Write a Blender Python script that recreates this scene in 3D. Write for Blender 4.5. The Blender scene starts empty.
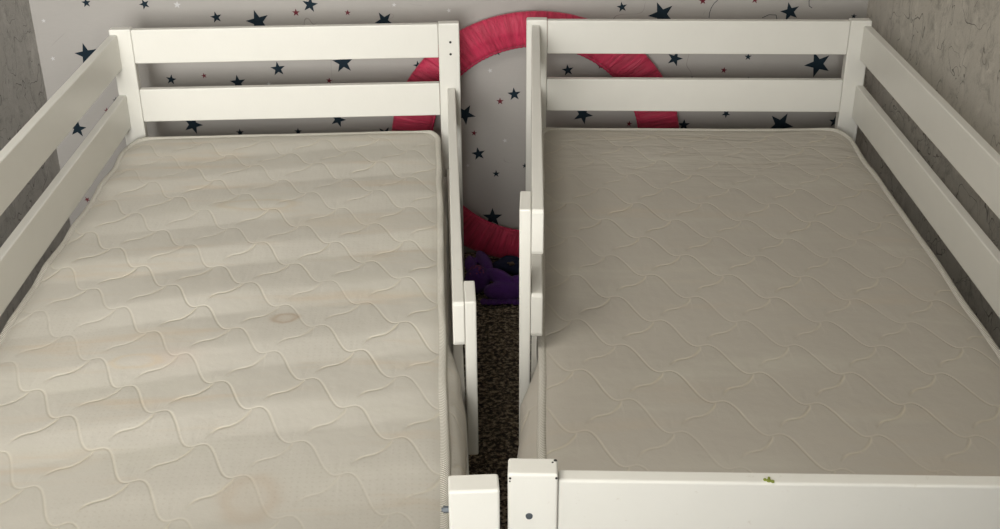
import bpy, bmesh, math, random
from mathutils import Vector, Matrix, noise
random.seed(7)
PI = math.pi
C = bpy.context.scene.collection
H = 1.55                      # eye height of the camera above the carpet

# ------------------------------------------------------------------ helpers
def obj(name, bm, mats, parent=None, smooth=False):
    me = bpy.data.meshes.new(name)
    if smooth:
        for f in bm.faces: f.smooth = True
    bm.normal_update(); bm.to_mesh(me); bm.free()
    for m in (mats if isinstance(mats, (list, tuple)) else [mats]): me.materials.append(m)
    o = bpy.data.objects.new(name, me); C.objects.link(o)
    if parent: o.parent = parent
    return o

def thing(name, label, cat, loc=(0, 0, 0), rotz=0, group=None):
    o = bpy.data.objects.new(name, None); C.objects.link(o)
    o.empty_display_size = .05
    o.location = loc; o.rotation_euler = (0, 0, rotz); o['label'] = label; o['category'] = cat
    if group: o['group'] = group
    return o

def struct(name, bm, m):
    o = obj(name, bm, m); o['kind'] = 'structure'; return o

def bx(bm, x0, x1, y0, y1, z0, z1, bev=0, seg=3):
    g = bmesh.ops.create_cube(bm, size=1)
    M = Matrix.Translation(((x0+x1)/2, (y0+y1)/2, (z0+z1)/2)) @ Matrix.Diagonal((abs(x1-x0), abs(y1-y0), abs(z1-z0), 1))
    bmesh.ops.transform(bm, matrix=M, verts=g['verts'])
    if bev:
        es = list({e for v in g['verts'] for e in v.link_edges})
        bmesh.ops.bevel(bm, geom=es, offset=bev, segments=seg, affect='EDGES', profile=.5, clamp_overlap=True)
    return bm

def box(*a, **k): return bx(bmesh.new(), *a, **k)

def prism_yz(pts, x0, x1, bev=.0025):
    """board whose side outline (y,z) is given, thick along x"""
    bm = bmesh.new()
    a = [bm.verts.new((x0, y, z)) for y, z in pts]; b = [bm.verts.new((x1, y, z)) for y, z in pts]
    bm.faces.new(a); bm.faces.new(b[::-1])
    n = len(pts)
    for i in range(n): bm.faces.new((a[i], b[i], b[(i+1) % n], a[(i+1) % n]))
    bmesh.ops.recalc_face_normals(bm, faces=bm.faces)
    if bev:
        es = [e for e in bm.edges if e.calc_face_angle(0) > .6]
        bmesh.ops.bevel(bm, geom=es, offset=bev, segments=3, affect='EDGES', profile=.5, clamp_overlap=True)
    return bm

def disc(bm, c, r, depth, axis='y', seg=14):
    g = bmesh.ops.create_cone(bm, cap_ends=True, segments=seg, radius1=r, radius2=r*.9, depth=depth)
    R = {'y': Matrix.Rotation(PI/2, 4, 'X'), 'x': Matrix.Rotation(PI/2, 4, 'Y'), 'z': Matrix()}[axis]
    bmesh.ops.transform(bm, matrix=Matrix.Translation(c) @ R, verts=g['verts'])
    return bm

# ------------------------------------------------------------------ materials
class NT:
    def __init__(s, name):
        s.m = bpy.data.materials.new(name); s.m.use_nodes = True
        s.t = s.m.node_tree; s.N = s.t.nodes; s.L = s.t.links
        s.b = s.N['Principled BSDF']
    def link(s, a, b): s.L.new(a, b)
    def val(s, sock, v):
        if isinstance(v, bpy.types.NodeSocket): s.L.new(v, sock)
        else: sock.default_value = v
    def M(s, op, a, b=0.0, c=None, clamp=False):
        n = s.N.new('ShaderNodeMath'); n.operation = op; n.use_clamp = clamp
        s.val(n.inputs[0], a); s.val(n.inputs[1], b)
        if c is not None: s.val(n.inputs[2], c)
        return n.outputs[0]
    def coord(s, kind='Object'):
        return s.N.new('ShaderNodeTexCoord').outputs[kind]
    def mapp(s, v, scale=(1, 1, 1), rot=(0, 0, 0), loc=(0, 0, 0)):
        n = s.N.new('ShaderNodeMapping'); s.L.new(v, n.inputs[0])
        n.inputs['Scale'].default_value = scale; n.inputs['Rotation'].default_value = rot; n.inputs['Location'].default_value = loc
        return n.outputs[0]
    def noise(s, v, scale, detail=3, rough=.5, dist=0):
        n = s.N.new('ShaderNodeTexNoise'); s.L.new(v, n.inputs['Vector'])
        n.inputs['Scale'].default_value = scale; n.inputs['Detail'].default_value = detail
        n.inputs['Roughness'].default_value = rough; n.inputs['Distortion'].default_value = dist
        return n.outputs['Fac']
    def vor(s, v, scale, feature='F1', rand=1):
        n = s.N.new('ShaderNodeTexVoronoi'); n.feature = feature; s.L.new(v, n.inputs['Vector'])
        n.inputs['Scale'].default_value = scale; n.inputs['Randomness'].default_value = rand
        return n.outputs['Distance']
    def ramp(s, f, stops):
        n = s.N.new('ShaderNodeValToRGB'); s.L.new(f, n.inputs[0])
        e = n.color_ramp.elements
        while len(e) < len(stops): e.new(.5)
        for q, (p, c) in zip(e, stops):
            q.position = p; q.color = (*c, 1) if len(c) == 3 else c
        return n.outputs[0]
    def mix(s, f, a, b, mode='MIX'):
        n = s.N.new('ShaderNodeMix'); n.data_type = 'RGBA'; n.blend_type = mode
        s.val(n.inputs[0], f)
        for k, v in ((6, a), (7, b)):
            if isinstance(v, bpy.types.NodeSocket): s.L.new(v, n.inputs[k])
            else: n.inputs[k].default_value = (*v, 1)
        return n.outputs[2]
    def smooth(s, v, a, b):
        n = s.N.new('ShaderNodeMapRange'); n.interpolation_type = 'SMOOTHSTEP'
        s.L.new(v, n.inputs[0]); n.inputs[1].default_value = a; n.inputs[2].default_value = b
        return n.outputs[0]
    def xyz(s, v):
        n = s.N.new('ShaderNodeSeparateXYZ'); s.L.new(v, n.inputs[0]); return n.outputs
    def bump(s, h, strength=1, dist=.001):
        n = s.N.new('ShaderNodeBump'); s.L.new(h, n.inputs['Height'])
        n.inputs['Strength'].default_value = strength; n.inputs['Distance'].default_value = dist
        s.L.new(n.outputs[0], s.b.inputs['Normal'])
    def col(s, c):
        if isinstance(c, bpy.types.NodeSocket): s.L.new(c, s.b.inputs['Base Color'])
        else: s.b.inputs['Base Color'].default_value = (*c, 1)
    def rough(s, r): s.val(s.b.inputs['Roughness'], r)

def flat(name, c, r=.6, metal=0):
    n = NT(name); v = n.coord()
    n.col(n.mix(n.noise(v, 60, 2), c, tuple(x*.85 for x in c))); n.rough(r); n.b.inputs['Metallic'].default_value = metal
    return n.m

def paint():
    n = NT('white_gloss_paint'); v = n.coord()
    a = n.noise(v, 9, 4, .6); scuff = n.smooth(n.noise(n.mapp(v, (3, 3, 3)), 22, 5, .7), .66, .74)
    c = n.mix(a, (.72, .71, .66), (.775, .765, .715))
    c = n.mix(n.M('MULTIPLY', scuff, .35), c, (.55, .50, .42))
    n.col(c); n.rough(.38)
    n.bump(n.M('ADD', n.noise(v, 160, 2), n.M('MULTIPLY', n.noise(v, 14, 2), 3)), .25, .0006)
    return n.m

def quilt(name, x0, y0, kind):
    n = NT(name); v = n.coord(); X, Y, Z = n.xyz(v)
    # gentle wobble so the stitch lines are not machine perfect
    w1 = n.M('MULTIPLY', n.M('SUBTRACT', n.noise(v, 7, 2), .5), .007)
    w2 = n.M('MULTIPLY', n.M('SUBTRACT', n.noise(n.mapp(v, loc=(3, 5, 1)), 7, 2), .5), .007)
    A = n.M('DIVIDE', n.M('SUBTRACT', n.M('ADD', X, w1), x0), .077)
    B = n.M('DIVIDE', n.M('SUBTRACT', y0, n.M('ADD', Y, w2)), .0915)
    k = 1.35
    ph = n.M('MULTIPLY', A, 2*PI)
    sn = n.M('MULTIPLY', n.M('SINE', ph), k/(2*PI)); cs = n.M('MULTIPLY', n.M('COSINE', ph), k)
    def dist(F, slope):
        W = n.M('SUBTRACT', n.M('FLOORED_MODULO', n.M('ADD', F, 1), 2), 1)
        g = n.M('SQRT', n.M('ADD', n.M('POWER', n.M('DIVIDE', slope, .077), 2), 1/.0915**2))
        return n.M('DIVIDE', n.M('ABSOLUTE', W), g)
    F1 = n.M('ADD', n.M('SUBTRACT', B, A), sn); d1 = dist(F1, n.M('SUBTRACT', 1, cs))
    k2 = .75/1.35
    F2 = n.M('ADD', n.M('ADD', B, A), n.M('MULTIPLY', sn, k2)); d2 = dist(F2, n.M('ADD', 1, n.M('MULTIPLY', cs, k2)))
    def gau(d, w): return n.M('EXPONENT', n.M('MULTIPLY', n.M('POWER', n.M('DIVIDE', d, w), 2), -1))
    # the second family of strokes fades out next to the crossings
    par = n.M('FLOORED_MODULO', A, 1)
    fade = n.M('MULTIPLY', n.smooth(par, .10, .30), n.M('SUBTRACT', 1, n.smooth(par, .92, .99)))
    g1, g2 = n.M('MULTIPLY', gau(d1, .0023), .52), n.M('MULTIPLY', gau(d2, .0028), fade)
    p1, p2 = gau(d1, .015), n.M('MULTIPLY', gau(d2, .015), fade)
    groove = n.M('MAXIMUM', g1, g2); pil = n.M('MAXIMUM', p1, p2)
    vary = n.smooth(n.noise(n.mapp(v, loc=(9, 1, 0)), 4, 2), .25, .7)
    groove_h = n.M('MULTIPLY', groove, n.M('MULTIPLY_ADD', vary, .0013, .0007))
    h = n.M('ADD', n.M('MULTIPLY', groove_h, -1), n.M('MULTIPLY', pil, -.0007))
    h = n.M('ADD', h, n.M('MULTIPLY', n.noise(v, 26, 4, .6), .0012))
    h = n.M('ADD', h, n.M('MULTIPLY', n.noise(v, 700, 1), .00006))
    if kind == 'R':   # crumples near the head end
        cr = n.noise(n.mapp(v, (5, 15, 1)), 1.3, 3, .6, .6)
        m = n.smooth(Y, -.55, -.05)
        h = n.M('ADD', h, n.M('MULTIPLY', n.M('MULTIPLY', cr, m), .017))
    # woven ticking cloth
    base = (.575, .548, .49) if kind == 'L' else (.495, .46, .405)
    c = n.mix(n.noise(v, 3.2, 4, .6), base, tuple(q*.90 for q in base))
    warm = n.smooth(n.noise(n.mapp(v, (1.2, 7, 1)), 2.0, 4, .6), .52, .75)
    c = n.mix(n.M('MULTIPLY', warm, .42 if kind == 'L' else .18), c, (.56, .43, .29))
    pale = n.smooth(n.noise(n.mapp(v, (1, 5, 1), loc=(4, 2, 0)), 2.2, 3, .6), .5, .8)
    c = n.mix(n.M('MULTIPLY', pale, .55), c, (.55, .53, .46))
    if kind == 'L':
        # little perforations in patches, and old drink stains
        dots = n.M('SUBTRACT', 1, n.smooth(n.vor(n.mapp(v, (1, 1, 0)), 95, 'F1', .15), .10, .26))
        patch = n.smooth(n.noise(n.mapp(v, loc=(2, 7, 0)), 4.5, 2), .46, .6)
        c = n.mix(n.M('MULTIPLY', n.M('MULTIPLY', dots, patch), .13), c, (.30, .24, .17))
        wob = n.M('MULTIPLY', n.M('SUBTRACT', n.noise(v, 30, 3), .5), .022)
        for sx, sy, ax, ay, rr, wd, am, cc in ((.543, -1.056, 1, 1.3, .022, .006, .45, (.33, .22, .13)), (.543, -1.056, 1, 1.3, .012, .014, .22, (.40, .28, .18)),
                                       (.555, -1.60, 1, .8, .035, .012, .22, (.42, .29, .18)), (.555, -1.60, 1, .8, .0, .035, .10, (.46, .33, .22)),
                                       (.36, -1.19, 1, 1.6, .0, .05, .20, (.52, .33, .25)), (.30, -1.20, 1, 2, .04, .008, .22, (.62, .45, .22)),
                                       (.62, -.62, .5, 2, .0, .06, .16, (.55, .40, .22)), (.42, -.52, .6, 2, .05, .01, .22, (.52, .38, .20))):
            dx = n.M('MULTIPLY', n.M('SUBTRACT', X, sx), ax); dy = n.M('MULTIPLY', n.M('SUBTRACT', Y, sy), ay)
            r = n.M('ADD', n.M('SQRT', n.M('ADD', n.M('POWER', dx, 2), n.M('POWER', dy, 2))), wob)
            c = n.mix(n.M('MULTIPLY', gau(n.M('SUBTRACT', r, rr), wd), am), c, cc)
    # stitch lines are tinted a little lighter than the ticking
    c = n.mix(n.M('MULTIPLY', groove, n.M('MULTIPLY_ADD', vary, .30, .08)), c, (.78, .71, .54))
    n.col(c); n.rough(.8); n.b.inputs['Specular IOR Level'].default_value = .25
    n.b.inputs['Sheen Weight'].default_value = .08
    n.bump(h, 1, 1)
    return n.m

def twill():
    n = NT('woven_edge_tape'); v = n.coord('UV'); U, V, _ = n.xyz(v)
    s = n.M('SINE', n.M('MULTIPLY', n.M('ADD', U, n.M('MULTIPLY', V, 3.0)), 2*PI*1.0))
    s = n.M('MULTIPLY_ADD', s, .5, .5)
    n.col(n.mix(s, (.42, .39, .32), (.86, .84, .78))); n.rough(.85); n.bump(s, .8, .0013)
    return n.m

def wallpaper_star():
    n = NT('grey_star_wallpaper'); v = n.coord()
    a = n.noise(n.mapp(v, (1, 1, 1)), 3, 4, .6); f = n.noise(n.mapp(v, (30, 30, 160)), 1.2, 3, .6)
    c = n.mix(a, (.385, .366, .348), (.445, .425, .402)); c = n.mix(n.M('MULTIPLY', f, .25), c, (.31, .292, .275))
    # faint printed hair-thin curls
    q = n.noise(n.mapp(v, (1, 1, 1), loc=(2, 0, 3)), 3.0, 2, .5, .9)
    line = n.M('SUBTRACT', 1, n.smooth(n.M('ABSOLUTE', n.M('SUBTRACT', q, .5)), .0008, .0022))
    gate = n.smooth(n.noise(n.mapp(v, loc=(7, 2, 1)), 5, 1), .60, .66)
    c = n.mix(n.M('MULTIPLY', n.M('MULTIPLY', line, gate), .5), c, (.12, .10, .10))
    n.col(c); n.rough(.75); n.bump(n.noise(v, 220, 3), .35, .0006)
    return n.m

def plaster(name, c0, c1):
    n = NT(name); v = n.coord()
    a = n.noise(v, 2.5, 4, .65)
    fib = n.noise(n.mapp(v, (13, 13, 11)), 1.6, 8, .82, .6)
    blot = n.noise(n.mapp(v, (9, 9, 7)), 1.8, 5, .7, .3)
    c = n.mix(a, c0, c1); c = n.mix(n.smooth(fib, .47, .66), c, tuple(q*.72 for q in c0)); c = n.mix(n.smooth(blot, .5, .8), c, tuple(q*1.18 for q in c1))
    def cracks(loc, sc, w, thr):
        q = n.noise(n.mapp(v, (1, 1, .8), loc=loc), sc, 3, .5, .35)
        l = n.M('SUBTRACT', 1, n.smooth(n.M('ABSOLUTE', n.M('SUBTRACT', q, .5)), w*.3, w))
        return n.M('MULTIPLY', l, n.smooth(n.noise(n.mapp(v, loc=(loc[1], loc[0], 3)), 6, 2), thr, thr+.06))
    cr = n.M('MAXIMUM', cracks((0, 0, 0), 5, .0032, .42), cracks((4, 2, 8), 8, .0042, .43))
    c = n.mix(n.M('MULTIPLY', cr, .75), c, tuple(q*.25 for q in c0))
    n.col(c); n.rough(.85)
    h = n.M('ADD', n.M('MULTIPLY', fib, .8), n.M('MULTIPLY', cr, -1.0)); h = n.M('ADD', h, n.noise(v, 60, 4, .7))
    n.bump(h, .5, .003)
    return n.m

def carpet():
    n = NT('speckled_brown_carpet'); v = n.coord()
    s = n.noise(v, 95, 3, .65); t = n.noise(n.mapp(v, loc=(3, 1, 0)), 55, 3, .7)
    c = n.ramp(s, [(.38, (.03, .022, .015)), (.47, (.13, .095, .062)), (.54, (.34, .27, .18)), (.62, (.60, .50, .36))])
    c = n.mix(n.smooth(t, .5, .62), c, (.035, .022, .015))
    n.col(c); n.rough(.95); n.bump(n.M('ADD', s, n.noise(v, 400, 2)), 1, .006)
    return n.m

def ring_cloth():
    n = NT('crimson_gathered_fabric'); v = n.coord('UV'); U, V, _ = n.xyz(v); o = n.coord()
    w = n.noise(n.mapp(v, (1, .16, 1)), 1.5, 4, .6, .5)
    c = n.mix(n.smooth(w, .3, .7), (.36, .012, .045), (.60, .026, .09))
    c = n.mix(n.M('MULTIPLY', n.noise(o, 400, 2), .3), c, (.45, .015, .07))
    n.col(c); n.rough(.55); n.b.inputs['Sheen Weight'].default_value = .25
    n.bump(n.M('ADD', w, n.M('MULTIPLY', n.noise(o, 500, 1), .03)), 1, .010)
    return n.m

def plush(name, c, r=.95):
    n = NT(name); v = n.coord()
    n.col(n.mix(n.noise(v, 90, 3, .7), c, tuple(q*.45 for q in c))); n.rough(r); n.b.inputs['Sheen Weight'].default_value = .1
    n.bump(n.noise(v, 260, 3, .7), .9, .004)
    return n.m

WHITE = paint(); TAPE = twill(); CARPET = carpet()
QL = quilt('quilted_ticking_striped', .376, -1.369, 'L'); QR = quilt('quilted_ticking_plain', -.723, -1.199, 'R')
DARK = flat('dark_hole', (.02, .018, .016), .8); STEEL = flat('screw_steel', (.10, .115, .13), .5, .3)
WOODRAW = flat('pine_slat', (.52, .38, .22), .7)
STARWALL = wallpaper_star()
NAVY_INK = flat('navy_ink', (.004, .017, .030), .95); RED_INK = flat('maroon_ink', (.15, .018, .03), .95); PALE_INK = flat('pale_ink', (.62, .62, .62), .7)
LEFTP = plaster('grey_textured_wallpaper', (.40, .385, .36), (.48, .465, .44))
RIGHTP = plaster('beige_textured_wallpaper', (.47, .44, .39), (.56, .53, .475))
CEIL = flat('ceiling_white', (.78, .77, .74), .9)
RING = ring_cloth(); PURPLE = plush('purple_plush', (.115, .024, .24)); PINKKNIT = plush('pink_dotted_cloth', (.42, .07, .20))
NAVYCLOTH = flat('navy_cloth', (.006, .009, .035), .95); TANCLOTH = plush('tan_print', (.16, .10, .055))

# ------------------------------------------------------------------ the room
XL, XR, YB, YF, ZC = -1.31, 1.034, 3.22, -1.75, 2.5
struct('floor', box(XL-.1, XR+.1, YF-.1, YB+.1, -.1, 0), CARPET)
struct('ceiling', box(XL-.1, XR+.1, YF-.1, YB+.1, ZC, ZC+.1), CEIL)
struct('wall_left', box(XL-.1, XL, YF, YB, 0, ZC), LEFTP)
struct('wall_right', box(XR, XR+.1, YF, YB, 0, ZC), RIGHTP)

NAVY = [(-1.174, 0.636, 0.0345, 100), (-1.151, 0.784, 0.014, 95), (-0.989, 0.779, 0.0155, 110), (-0.793, 0.741, 0.017, 100), (-0.677, 0.728, 0.0345, 104), (-0.527, 0.775, 0.023, 80), (-0.322, 0.728, 0.028, 120), (-0.943, 0.561, 0.016, 80), (-0.752, 0.551, 0.0235, 95), (-0.633, 0.591, 0.022, 95), (-0.445, 0.608, 0.0315, 95), (-0.231, 0.598, 0.015, 100), (-0.897, 0.424, 0.03, 70), (-0.471, 0.437, 0.024, 70), (-0.762, 0.399, 0.0125, 90), (-0.591, 0.401, 0.012, 90), (-0.336, 0.392, 0.024, 60), (-1.111, 0.499, 0.0105, 90), (-1.237, 0.414, 0.027, 80), (0.044, 0.511, 0.0205, 95), (-0.1, 0.451, 0.0325, 60), (-0.062, 0.328, 0.0215, 100), (-0.01, 0.264, 0.012, 90), (0.076, 0.289, 0.009, 90), (-0.022, 0.121, 0.032, 90), (-0.004, 0.636, 0.0115, 90), (0.346, 0.763, 0.0155, 100), (0.458, 0.741, 0.0385, 113), (0.818, 0.747, 0.028, 105), (0.999, 0.733, 0.0085, 90), (0.198, 0.582, 0.018, 98), (0.503, 0.614, 0.0235, 72), (0.914, 0.595, 0.0395, 113), (0.556, 0.551, 0.0115, 90), (0.712, 0.618, 0.011, 90), (0.718, 0.548, 0.012, 90), (0.245, 0.448, 0.03, 65), (0.542, 0.414, 0.0185, 90), (0.663, 0.448, 0.0135, 270), (0.825, 0.413, 0.0395, 63), (0.984, 0.422, 0.0185, 90)]
RED = [(-0.568, 0.753, 0.0115), (-0.423, 0.752, 0.009), (-0.847, 0.572, 0.0085), (-0.489, 0.555, 0.0095), (-1.142, 0.469, 0.0095), (0.003, 0.49, 0.0115), (-0.074, 0.393, 0.0095), (0.571, 0.779, 0.0115), (0.717, 0.781, 0.011), (0.291, 0.593, 0.009), (0.646, 0.579, 0.01), (0.381, 0.419, 0.0095)]
PALE = [(-1.279, 0.734, 0.007), (-1.272, 0.625, 0.0075), (-0.898, 0.777, 0.011), (-0.292, 0.773, 0.007), (-0.139, 0.756, 0.007), (-0.025, 0.582, 0.0075), (0.017, 0.369, 0.0075), (-0.663, 0.547, 0.007), (-0.094, 0.291, 0.0065)]
def star_wall():
    bm = box(XL-.1, XR+.1, YB, YB+.1, 0, ZC)
    def star(x, z, r, a, mi):
        inner = .40
        vs = []
        for i in range(10):
            q = math.radians(a) + i*PI/5; rr = r if i % 2 == 0 else r*inner
            vs.append(bm.verts.new((x+rr*math.cos(q), YB-.0006, z-.002+rr*math.sin(q))))
        c = bm.verts.new((x, YB-.0006, z-.002))
        for i in range(10):
            f = bm.faces.new((vs[i], vs[(i+1) % 10], c)); f.material_index = mi
    for s in NAVY: star(*s, 1)
    for x, z, r in RED: star(x, z, r, random.uniform(80, 110), 2)
    for x, z, r in PALE: star(x, z, r, random.uniform(80, 110), 3)
    placed = []
    while len(placed) < 300:        # the print goes on over the rest of the wall
        x, z = random.uniform(XL+.05, XR-.05), random.choice((random.uniform(.84, ZC-.05), random.uniform(.84, ZC-.05), random.uniform(.03, .37)))
        if -.16 < x < .12 and z < .6: continue
        if any((x-a)**2+(z-b)**2 < .075**2 for a, b in placed): continue
        placed.append((x, z)); k = random.random()
        if k < .5: star(x, z, random.choice((.012, .016, .022, .03, .038)), random.uniform(60, 120), 1)
        elif k < .75: star(x, z, random.uniform(.009, .012), random.uniform(60, 120), 2)
        else: star(x, z, random.uniform(.006, .011), random.uniform(60, 120), 3)
    # fine dark curls of the print, drawn as hair-thin strips
    for pts in (((.613, .779), (.603, .770), (.596, .757), (.5925, .743), (.592, .729)), ((.741, .728), (.760, .737), (.780, .736), (.784, .722)), ((.873, .790), (.868, .775), (.870, .761), (.879, .755))):
        for (x0, z0), (x1, z1) in zip(pts, pts[1:]):
            d = Vector((x1-x0, z1-z0)).normalized()*.0008
            q = [bm.verts.new((x, YB-.0006, z)) for x, z in ((x0-d.y, z0+d.x), (x0+d.y, z0-d.x), (x1+d.y, z1-d.x), (x1-d.y, z1+d.x))]
            f = bm.faces.new(q); f.material_index = 1
    return bm
struct('wall_back', star_wall(), [STARWALL, NAVY_INK, RED_INK, PALE_INK])

# wall behind the camera with the window the daylight comes through
WX0, WX1, WZ0, WZ1 = -1.15, .05, .95, 2.2
bm = bmesh.new()
bx(bm, XL-.1, WX0, YF-.1, YF, 0, ZC); bx(bm, WX1, XR+.1, YF-.1, YF, 0, ZC)
bx(bm, WX0, WX1, YF-.1, YF, 0, WZ0); bx(bm, WX0, WX1, YF-.1, YF, WZ1, ZC)
struct('wall_front', bm, LEFTP)
bm = bmesh.new()
for x0, x1, z0, z1 in ((WX0, WX0+.05, WZ0, WZ1), (WX1-.05, WX1, WZ0, WZ1), (WX0+.05, WX1-.05, WZ0, WZ0+.05), (WX0+.05, WX1-.05, WZ1-.05, WZ1), (-.575, -.525, WZ0+.05, WZ1-.05)):
    bx(bm, x0, x1, YF-.08, YF-.03, z0, z1, .004, 2)
win = struct('window_1', bm, WHITE)
g = NT('window_glass')
tr = g.N.new('ShaderNodeBsdfTransparent'); gl = g.N.new('ShaderNodeBsdfGlossy'); gl.inputs['Roughness'].default_value = .02
ms = g.N.new('ShaderNodeMixShader'); ms.inputs[0].default_value = .06
g.L.new(tr.outputs[0], ms.inputs[1]); g.L.new(gl.outputs[0], ms.inputs[2]); g.L.new(ms.outputs[0], g.N['Material Output'].inputs[0])
obj('pane', box(WX0+.05, WX1-.05, YF-.058, YF-.052, WZ0+.05, WZ1-.05), g.m, win)

# ------------------------------------------------------------------ beds
W, LB, PW, PD, T = .90, 1.9717, .0552, .0308, .0207
ZP = H-.7679
HU = (H-.8586, H-.7695); HL = (H-1.0174, H-.9283)
SU = (H-.8712, H-.7812); SL = (H-1.0327, H-.9416)
FR = (H-1.262, H-1.172)                     # rails that carry the slats
ZM = H-1.05                                  # mattress top

def slanted(s, u0, u1, v0, v1, z0, z1, th=T):
    """guard board that runs from (u0,v0) to (u1,v1), rounded lower corners"""
    pts = [(-v0, z0), (-v0, z1), (-v1+.004, z1), (-v1, z1-.006), (-v1, z0+.010), (-v1+.003, z0+.003), (-v1+.010, z0)]
    bm = prism_yz(pts, 0, th, .0025)
    for q in bm.verts:
        t = (-q.co.y-v0)/(v1-v0)
        q.co.x = s*((u0+(u1-u0)*t)+(q.co.x-th/2))
    if s < 0: bmesh.ops.reverse_faces(bm, faces=bm.faces)
    return bm

def make_bed(side):
    s = 1 if side == 'L' else -1
    if side == 'L':
        t = thing('single_bed', 'white painted wooden single bed on the left, its foot post without an upper foot rail', 'bed', (-1.0014, 2.9258, 0), math.radians(2.9317), 'white single beds')
    else:
        t = thing('single_bed', 'white painted wooden single bed on the right, with a foot rail above its mattress', 'bed', (.9725, 2.9717, 0), math.radians(-1.9225), 'white single beds')
    X = lambda u0, u1: (min(s*u0, s*u1), max(s*u0, s*u1))
    def part(name, u0, u1, v0, v1, z0, z1, bev=.0025, m=WHITE, par=t):
        return obj(name, box(*X(u0, u1), -v1, -v0, z0, z1, bev=bev), m, par)
    # corner posts
    part('post', 0, PW, -PD, 0, 0, ZP, .0035)
    ph = part('post', W-PW, W, -PD, 0, 0, ZP, .0035)
    part('post', 0, PW, LB-PD, LB, 0, ZP+.003, .003)
    pf = part('post', W-PW, W, LB-PD, LB, 0, ZP+.003, .003)
    # boards of the headboard
    for z0, z1 in (HU, HL): part('head_rail', PW+.0006, W-PW-.0006, -T, 0, z0, z1)
    part('head_frame', PW+.0006, W-PW-.0006, -T, 0, *FR)
    part('foot_frame', PW+.0006, W-PW-.0006, LB-PD, LB-PD+T, *FR)
    # long boards on the wall side
    for z0, z1 in (SU, SL): part('side_rail', 0, T, .0006, LB-PD-.0006, z0, z1, .003)
    part('side_frame', 0, T, .0006, LB-PD-.0006, *FR)
    part('side_frame', .857, .857+T, .0006, LB-PD-.0006, *FR)
    # foot
    if side == 'R': 
        fr = part('foot_rail', PW+.0006, W-PW-.0006, LB-PD-.001, LB-PD+T-.001, H-.870, SU[1]+.0005, .003)
        bm = bmesh.new()
        for (u, v, r) in ((.612, 1.9725-.012, .0028), (.608, 1.9620, .0022), (.616, 1.9590, .0020), (.611, 1.9560, .0016)):
            disc(bm, (-u, -v+.004, SU[1]+.0012), r, .0016, 'z', 9)
        obj('paint_mark', bm, flat('green_paint', (.25, .30, .05), .6), fr)['label'] = 'small olive green paint mark'
    part('foot_rail', PW+.0006, W-PW-.0006, LB-PD-.001, LB-PD+T-.001, H-1.03, H-.94, .003)
    # slats
    n = 13
    for i in range(n):
        v = .07 + i*(LB-.20)/(n-1)
        part('slat', T+.002, .846, v, v+.065, FR[1]-.018, FR[1]-.001, .002, WOODRAW)
    part('slat_ledger', T+.0003, T+.02, .01, LB-.04, FR[1]-.045, FR[1]-.0185, .002, WHITE)
    part('slat_ledger', .8365, .8567, .01, LB-.04, FR[1]-.045, FR[1]-.0185, .002, WHITE)
    # guard boards on the open side and the short post that holds them
    gz = [SL] if side == 'L' else [SU, SL]
    for z0, z1 in gz:
        obj('guard_rail', slanted(s, .8755, .8680, .0006, 1.215, z0+.003, z1), WHITE, t)
    part('guard_post', .8790, .8990, 1.132, 1.2145, FR[0], gz[0][1]+.001, .003)
    # fittings
    if side == 'L':
        for z in (H-.818, H-.850): obj('screw_hole', disc(bmesh.new(), (.876, -.0002, z), .0034, .001), DARK, ph)
        bm = bmesh.new(); disc(bm, (W-PW-.003, -LB+.014, H-.799), .0042, .006, 'x', 6); disc(bm, (W-PW-.0065, -LB+.014, H-.799), .0026, .003, 'x', 8)
        obj('bolt', bm, STEEL, pf)['label'] = 'grey steel bolt end'
    else:
        bm = bmesh.new(); disc(bm, (-.876, -LB-.0006, H-.822), .0042, .0016)
        obj('screw', bm, STEEL, pf)
        for (x, y, z, r) in ((-.8475, -LB+.026, ZP+.0031, .0022), (-.8505, -LB+.022, ZP+.0031, .0014), (-.8465, -LB-.0001, ZP-.002, .0016), (-.8972, -LB-.0001, ZP-.003, .0015), (-.8975, -LB-.0001, ZP-.007, .0010)):
            obj('paint_chip', disc(bmesh.new(), (x, y, z), r, .0006, 'y' if y < -LB else 'z', 7), DARK, pf)
    return t
bedL = make_bed('L'); bedR = make_bed('R')

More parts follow.
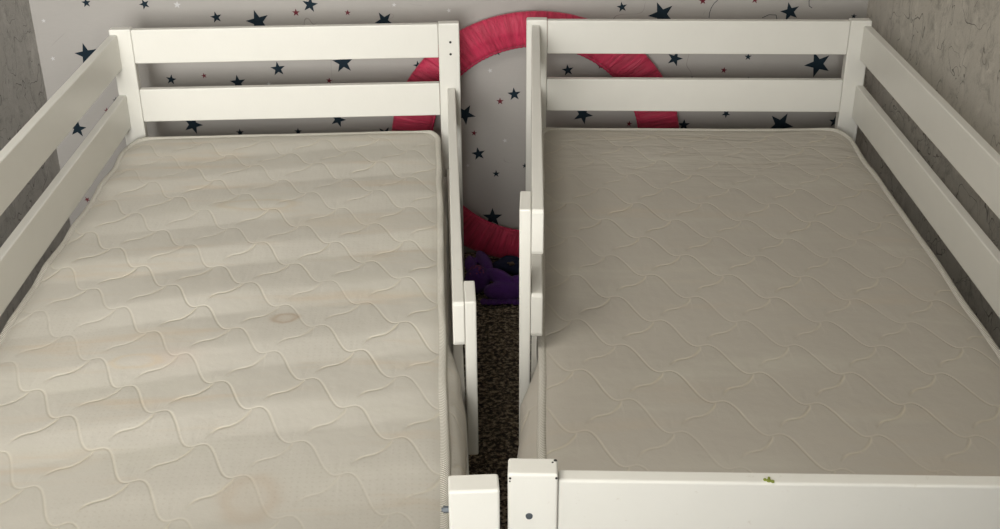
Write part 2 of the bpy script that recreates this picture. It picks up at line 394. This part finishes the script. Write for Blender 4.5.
def make_mattress(side, bed):
    s = 1 if side == 'L' else -1
    if side == 'L':
        u0, u1, v0, v1 = .030, .838, .020, 1.925
        t = thing('mattress', 'cream quilted mattress on the left bed, with broad rippled bands and faint brown stains', 'mattress', group='cream quilted mattresses')
    else:
        u0, u1, v0, v1 = .046, .858, .032, 1.925
        t = thing('mattress', 'smoother beige quilted mattress on the right bed, behind the white foot rail', 'mattress', group='cream quilted mattresses')
    t.location = bed.location; t.rotation_euler = bed.rotation_euler
    uc, hw = (u0+u1)/2, (u1-u0)/2; r_out, r_in = (.090, .062) if side == 'L' else (.105, .045)
    def half(v, r):
        d = min(v-v0, v1-v)
        if d >= r: return hw
        return hw-r+math.sqrt(max(0, r*r-(r-d)**2))
    def edge(u, v):        # sideways give of the soft edge, positive inward in u
        q = .0035*noise.noise(Vector((u*3+5, v*5.5, 2.2)))
        return q
    def top(u, v):
        x = s*u
        z = .0035*noise.noise(Vector((x*3.1, v*3.1, 1)))
        if side == 'L':
            p = (v + .155*(u-.2) - .42)/.215 + .07*noise.noise(Vector((u*3, v*1.5, 7)))
            a = .0100*(.8+.6*noise.noise(Vector((u*4, v*3, 11))))
            fr = p-math.floor(p)
            z += a*(.62*min(fr/.62, (1-fr)/.38)*1.5 if abs(fr-.62) > .07 else .62*1.5*(1-.10*(1+((fr-.62)/.07)**2)*.62)) * min(1, (v-v0)/.15)
        else:
            z += .0018*math.sin(v*17+x*3+2*noise.noise(Vector((x*3, v*3, 4))))*(1.6 if v < .3 else .5)
        d = min(u-u0, u1-u, v-v0, v1-v)
        z -= .010*math.exp(-max(0, d)/.018)          # rolls over into the edge tape
        return ZM + z
    NX, NY = 100, 220
    bm = bmesh.new(); grid = []
    # rows are denser close to the rounded ends
    vs = []
    for j in range(NY+1):
        q = j/NY
        vs.append(v0+(v1-v0)*(q if .1 < q < .9 else (.1*(q/.1)**1.9 if q <= .1 else 1-.1*((1-q)/.1)**1.9)))
    for j, v in enumerate(vs):
        ho, hi = half(v, r_out), half(v, r_in); row = []
        for i in range(NX+1):
            k = -1+2*i/NX; u = uc-ho+(ho+hi)*(k+1)/2
            uu = u + edge(u, v)*k
            row.append(bm.verts.new((s*uu, -v, top(min(max(u, u0), u1), v))))
        grid.append(row)
    for j in range(NY):
        for i in range(NX):
            q = (grid[j][i], grid[j][i+1], grid[j+1][i+1], grid[j+1][i])
            bm.faces.new(q if s < 0 else q[::-1])
    loop = grid[0][:] + [grid[j][NX] for j in range(1, NY)] + grid[NY][::-1] + [grid[j][0] for j in range(NY-1, 0, -1)]
    base = [q.co.copy() for q in loop]; n = len(base)
    # outward normals of the outline
    cen = Vector((s*uc, -(v0+v1)/2, 0)); nor = []
    for i in range(n):
        d = base[(i+3) % n]-base[(i-3) % n]; q = Vector((d.y, -d.x, 0)).normalized()
        if q.dot(base[i]-cen) < 0: q = -q
        nor.append(q)
    ZB = FR[1]+.001
    def bulge(p, kk):      # kk 0 top .. 1 bottom
        u = s*p.x; v = -p.y
        b = .007
        if u > uc+.5*hw:
            mx = .032 if side == 'L' else .009+.026*min(1, max(0, (v-1.20)/.13))
            if v > 1.80: mx *= max(0, (1.93-v)/.13)
            if v < .1: mx = .008
            if side == 'L' and v < 1.22: mx = min(mx, .012+.020*max(0, (v-1.1)/.12))
            b = mx
        else: b = .004
        return b*math.sin(PI*min(1, .12+kk*.80))*(1+.25*noise.noise(Vector((p.x*4, p.y*9, kk*3))))
    prev = loop; levels = 9
    for L in range(1, levels+1):
        kk = L/levels; cur = []
        for i in range(n):
            z = base[i].z*(1-kk)+ZB*kk
            q = base[i]+nor[i]*(bulge(base[i], kk)-bulge(base[i], 0)*(1-kk)*.0)
            cur.append(bm.verts.new((q.x, q.y, z)))
        for i in range(n):
            j = (i+1) % n
            bm.faces.new((prev[i], prev[j], cur[j], cur[i]))
        prev = cur
    botloop = [q.co.copy() for q in prev]
    bm.faces.new(prev)
    bmesh.ops.recalc_face_normals(bm, faces=bm.faces)
    obj('cover', bm, QL if side == 'L' else QR, t, True)
    def tube(pts, ns, ru, rz, name, dz=0):
        # resample to even steps
        cum = [0]
        for i in range(n): cum.append(cum[-1]+(pts[(i+1) % n]-pts[i]).length)
        tot = cum[-1]; K = 900; P = []; Nn = []; j = 0
        for q in range(K):
            d = tot*q/K
            while cum[j+1] < d: j += 1
            f = (d-cum[j])/max(1e-9, cum[j+1]-cum[j])
            P.append(pts[j].lerp(pts[(j+1) % n], f)); Nn.append(ns[j].lerp(ns[(j+1) % n], f).normalized())
        bm = bmesh.new(); uv = bm.loops.layers.uv.new('UVMap'); S = 10; rings = []
        for q in range(K):
            wv = 1+.10*noise.noise(P[q]*9)
            rings.append([bm.verts.new(P[q]+Nn[q]*(ru*wv*math.cos(2*PI*a/S))+Vector((0, 0, rz*wv*math.sin(2*PI*a/S)+dz))) for a in range(S)])
        for q in range(K):
            for a in range(S):
                f = bm.faces.new((rings[q][a], rings[(q+1) % K][a], rings[(q+1) % K][(a+1) % S], rings[q][(a+1) % S]))
                L0, L1 = q*tot/K/.0045, (q+1)*tot/K/.0045
                for lp, (x, y) in zip(f.loops, ((L0, a), (L1, a), (L1, a+1), (L0, a+1))): lp[uv].uv = (x, y*.3)
        bmesh.ops.recalc_face_normals(bm, faces=bm.faces)
        obj(name, bm, TAPE, t, True)
    tube(base, nor, .0076, .0062, 'piping', .001)
    tube(botloop, nor, .005, .0045, 'piping', .0055)
    return t
make_mattress('L', bedL); make_mattress('R', bedR)

# ------------------------------------------------------------------ pink ring behind the beds
def make_ring():
    A, B, wx, wz, th = .360, .330, .058, .0485, .016
    t = thing('padded_ring', 'crimson pink fabric-covered ring standing against the star wallpaper behind both beds', 'ring', (.105, YB-.070, 0))
    t.rotation_euler.x = -.053
    bm = bmesh.new(); uv = bm.loops.layers.uv.new('UVMap'); K, S = 520, 24; rings = []
    for q in range(K):
        a = 2*PI*q/K; row = []
        ca, sa = math.cos(a), math.sin(a)
        ruf = noise.noise(Vector((ca*16, sa*16, 1)))+.6*noise.noise(Vector((ca*37, sa*37, 2)))
        for k in range(S):
            b = 2*PI*k/S; w = math.cos(b); d = math.sin(b)
            sg = math.copysign(abs(d)**.75, d)
            wr = 1+.018*ruf*(1.3 if w < 0 else .5)
            x = (A+wx*w*wr)*ca; z = (B+wz*w*wr)*sa
            y = th*sg*(1+.16*ruf*abs(d)) + (.0035 if abs(w+.5) < .12 and d < 0 else 0)
            row.append(bm.verts.new((x, y, z+B+wz+.0035)))
        rings.append(row)
    for q in range(K):
        for k in range(S):
            f = bm.faces.new((rings[q][k], rings[(q+1) % K][k], rings[(q+1) % K][(k+1) % S], rings[q][(k+1) % S]))
            w0, w1 = q/K*110, (q+1)/K*110
            for lp, (x, y) in zip(f.loops, ((w0, k/3), (w1, k/3), (w1, (k+1)/3), (w0, (k+1)/3))): lp[uv].uv = (x, y)
    bmesh.ops.recalc_face_normals(bm, faces=bm.faces)
    obj('fabric_sleeve', bm, RING, t, True)
    # gathered hem along the inner edge
    bm = bmesh.new(); K = 900; rings = []
    for q in range(K):
        a = 2*PI*q/K; ca, sa = math.cos(a), math.sin(a); f = .0010*math.sin(q*2*PI/6)+.0012*noise.noise(Vector((ca*30, sa*30, 5)))
        ra, rb = A-wx+.001+f*.5, B-wz+.001+f*.5
        rings.append([bm.verts.new(((ra+.0045*math.cos(c))*ca, .004*math.sin(c)-.002+f*.6, (rb+.0045*math.cos(c))*sa+B+wz+.0035)) for c in (0, PI/3, 2*PI/3, PI, 4*PI/3, 5*PI/3)])
    for q in range(K):
        for k in range(6):
            bm.faces.new((rings[q][k], rings[(q+1) % K][k], rings[(q+1) % K][(k+1) % 6], rings[q][(k+1) % 6]))
    bmesh.ops.recalc_face_normals(bm, faces=bm.faces)
    obj('gathered_hem', bm, flat('crimson_hem', (.50, .02, .08), .6), t, True)
make_ring()

# ------------------------------------------------------------------ things on the carpet between the beds
def blobs(lst):
    bm = bmesh.new()
    for (x, y, z, a, b, c, yaw, pitch) in lst:
        g = bmesh.ops.create_icosphere(bm, subdivisions=3, radius=1)
        M = Matrix.Translation((x, y, z)) @ Matrix.Rotation(yaw, 4, 'Z') @ Matrix.Rotation(pitch, 4, 'Y') @ Matrix.Diagonal((a, b, c, 1))
        bmesh.ops.transform(bm, matrix=M, verts=g['verts'])
    return bm
def fuse(o, vox, it=6):
    m = o.modifiers.new('fuse', 'REMESH'); m.mode = 'VOXEL'; m.voxel_size = vox; m.use_smooth_shade = True
    m = o.modifiers.new('soften', 'SMOOTH'); m.iterations = it; m.factor = .5

toy = thing('plush_toy', 'purple plush toy with stubby limbs lying on the carpet between the beds', 'toy', (-.03, 2.965, 0))
D = math.radians
body = obj('body', blobs([
    (-.035, -.008, .042, .036, .042, .040, 0, 0),                  # belly
    (-.016, .088, .052, .072, .0185, .019, D(106), D(2)),          # two upper limbs
    (-.056, .078, .045, .058, .0175, .018, D(94), D(2)),
    (.028, -.022, .056, .050, .021, .022, D(-40), D(4)),           # limb pointing right
    (.080, -.034, .044, .024, .022, .023, D(10), 0),
    (.042, -.058, .030, .060, .032, .028, D(2), 0),                # head resting on the carpet
]), PURPLE, toy)
fuse(body, .0035, 2)
bm = bmesh.new()   # scalloped felt edge along the near side
for i in range(9):
    x = -.016+i*.0145
    g = bmesh.ops.create_icosphere(bm, subdivisions=2, radius=1)
    bmesh.ops.transform(bm, matrix=Matrix.Translation((x, -.086-.003*math.sin(i*1.1), .011)) @ Matrix.Diagonal((.0115, .016, .0065, 1)), verts=g['verts'])
obj('scalloped_trim', bm, PURPLE, toy, True)
bm = bmesh.new()
for i in range(26):
    a, q = random.uniform(0, 2*PI), math.sqrt(random.random())
    x, y = -.037+.024*q*math.cos(a), -.012+.026*q*math.sin(a)
    zz = .042+.040*math.sqrt(max(0, 1-((x+.035)/.036)**2-((y+.008)/.042)**2))
    g = bmesh.ops.create_icosphere(bm, subdivisions=1, radius=.0028)
    bmesh.ops.translate(bm, verts=g['verts'], vec=(x, y, zz-.001))
obj('pink_dots', bm, PINKKNIT, toy, True)['label'] = 'pink speckled belly patch'

nb = thing('cloth_bundle', 'dark navy crumpled cloth with tan print behind the purple plush toy', 'cloth', (.030, 3.075, 0))
nb.scale = (.8, .7, .68)
b = obj('cloth', blobs([(-.03, .01, .030, .05, .035, .030, .3, 0), (.03, -.005, .028, .05, .04, .028, -.2, 0), (.0, .03, .038, .045, .03, .036, .1, 0), (.075, -.01, .022, .04, .03, .022, .4, 0)]), NAVYCLOTH, nb)
fuse(b, .005, 3)
d = b.modifiers.new('crumple', 'DISPLACE'); tx = bpy.data.textures.new('crumple', 'CLOUDS'); tx.noise_scale = .03; d.texture = tx; d.strength = .012; d.mid_level = .6
bm = bmesh.new()
for i in range(7):
    g = bmesh.ops.create_icosphere(bm, subdivisions=1, radius=1)
    bmesh.ops.transform(bm, matrix=Matrix.Translation((.008+random.uniform(-.016, .016), -.015+random.uniform(-.012, .012), .057+random.uniform(-.004, .003))) @ Matrix.Diagonal((.008, .006, .004, 1)), verts=g['verts'])
obj('tan_print', bm, TANCLOTH, nb, True)

# ------------------------------------------------------------------ light
def area(name, loc, rot, sx, sy, e, col, spread=PI):
    l = bpy.data.lights.new(name, 'AREA'); l.shape = 'RECTANGLE'; l.size = sx; l.size_y = sy; l.energy = e; l.color = col; l.spread = spread
    o = bpy.data.objects.new(name, l); C.objects.link(o); o.location = loc; o.rotation_euler = rot; return o
area('window_daylight', ((WX0+WX1)/2, YF-.16, (WZ0+WZ1)/2), (PI/2, 0, math.radians(10)), 1.2, 1.25, 69, (1.0, .985, .94), math.radians(78))
fill_panel = thing('ceiling_fill_panel', 'added fill light panel, out of view above the left bed', 'light', (-.72, 1.05, ZC))  # fill light added out of view for more light from above
obj('frame', box(-.48, .48, -.48, .48, -.03, 0, bev=.006), WHITE, fill_panel)
em = NT('fill_diffuser'); em.b.inputs['Emission Color'].default_value = (1, .95, .86, 1); em.b.inputs['Emission Strength'].default_value = 4
obj('diffuser', box(-.45, .45, -.45, .45, -.036, -.030, bev=.002), em.m, fill_panel)
area('ceiling_fill', (-.72, 1.05, ZC-.045), (0, 0, 0), .9, .9, 9, (1, .97, .90))  # added fill, lifts the mattress tops and the left side
w = bpy.data.worlds.new('sky'); bpy.context.scene.world = w; w.use_nodes = True
w.node_tree.nodes['Background'].inputs[0].default_value = (.75, .85, 1, 1); w.node_tree.nodes['Background'].inputs[1].default_value = 1.0

# ------------------------------------------------------------------ camera
cam = bpy.data.cameras.new('camera'); co = bpy.data.objects.new('camera', cam); C.objects.link(co)
co.location = (0, 0, H)
co.rotation_euler = (Matrix.Rotation(PI/2-math.radians(26.2933), 3, 'X') @ Matrix.Rotation(math.radians(-.3424), 3, 'Z')).to_euler()
cam.sensor_width = 36; cam.lens = 1155.6/1000*36; cam.clip_start = .05
sc = bpy.context.scene; sc.camera = co
sc.view_settings.view_transform = 'Standard'; sc.view_settings.look = 'None'
sc.view_settings.gamma = 1; sc.view_settings.exposure = -.22; sc.view_settings.use_curve_mapping = False
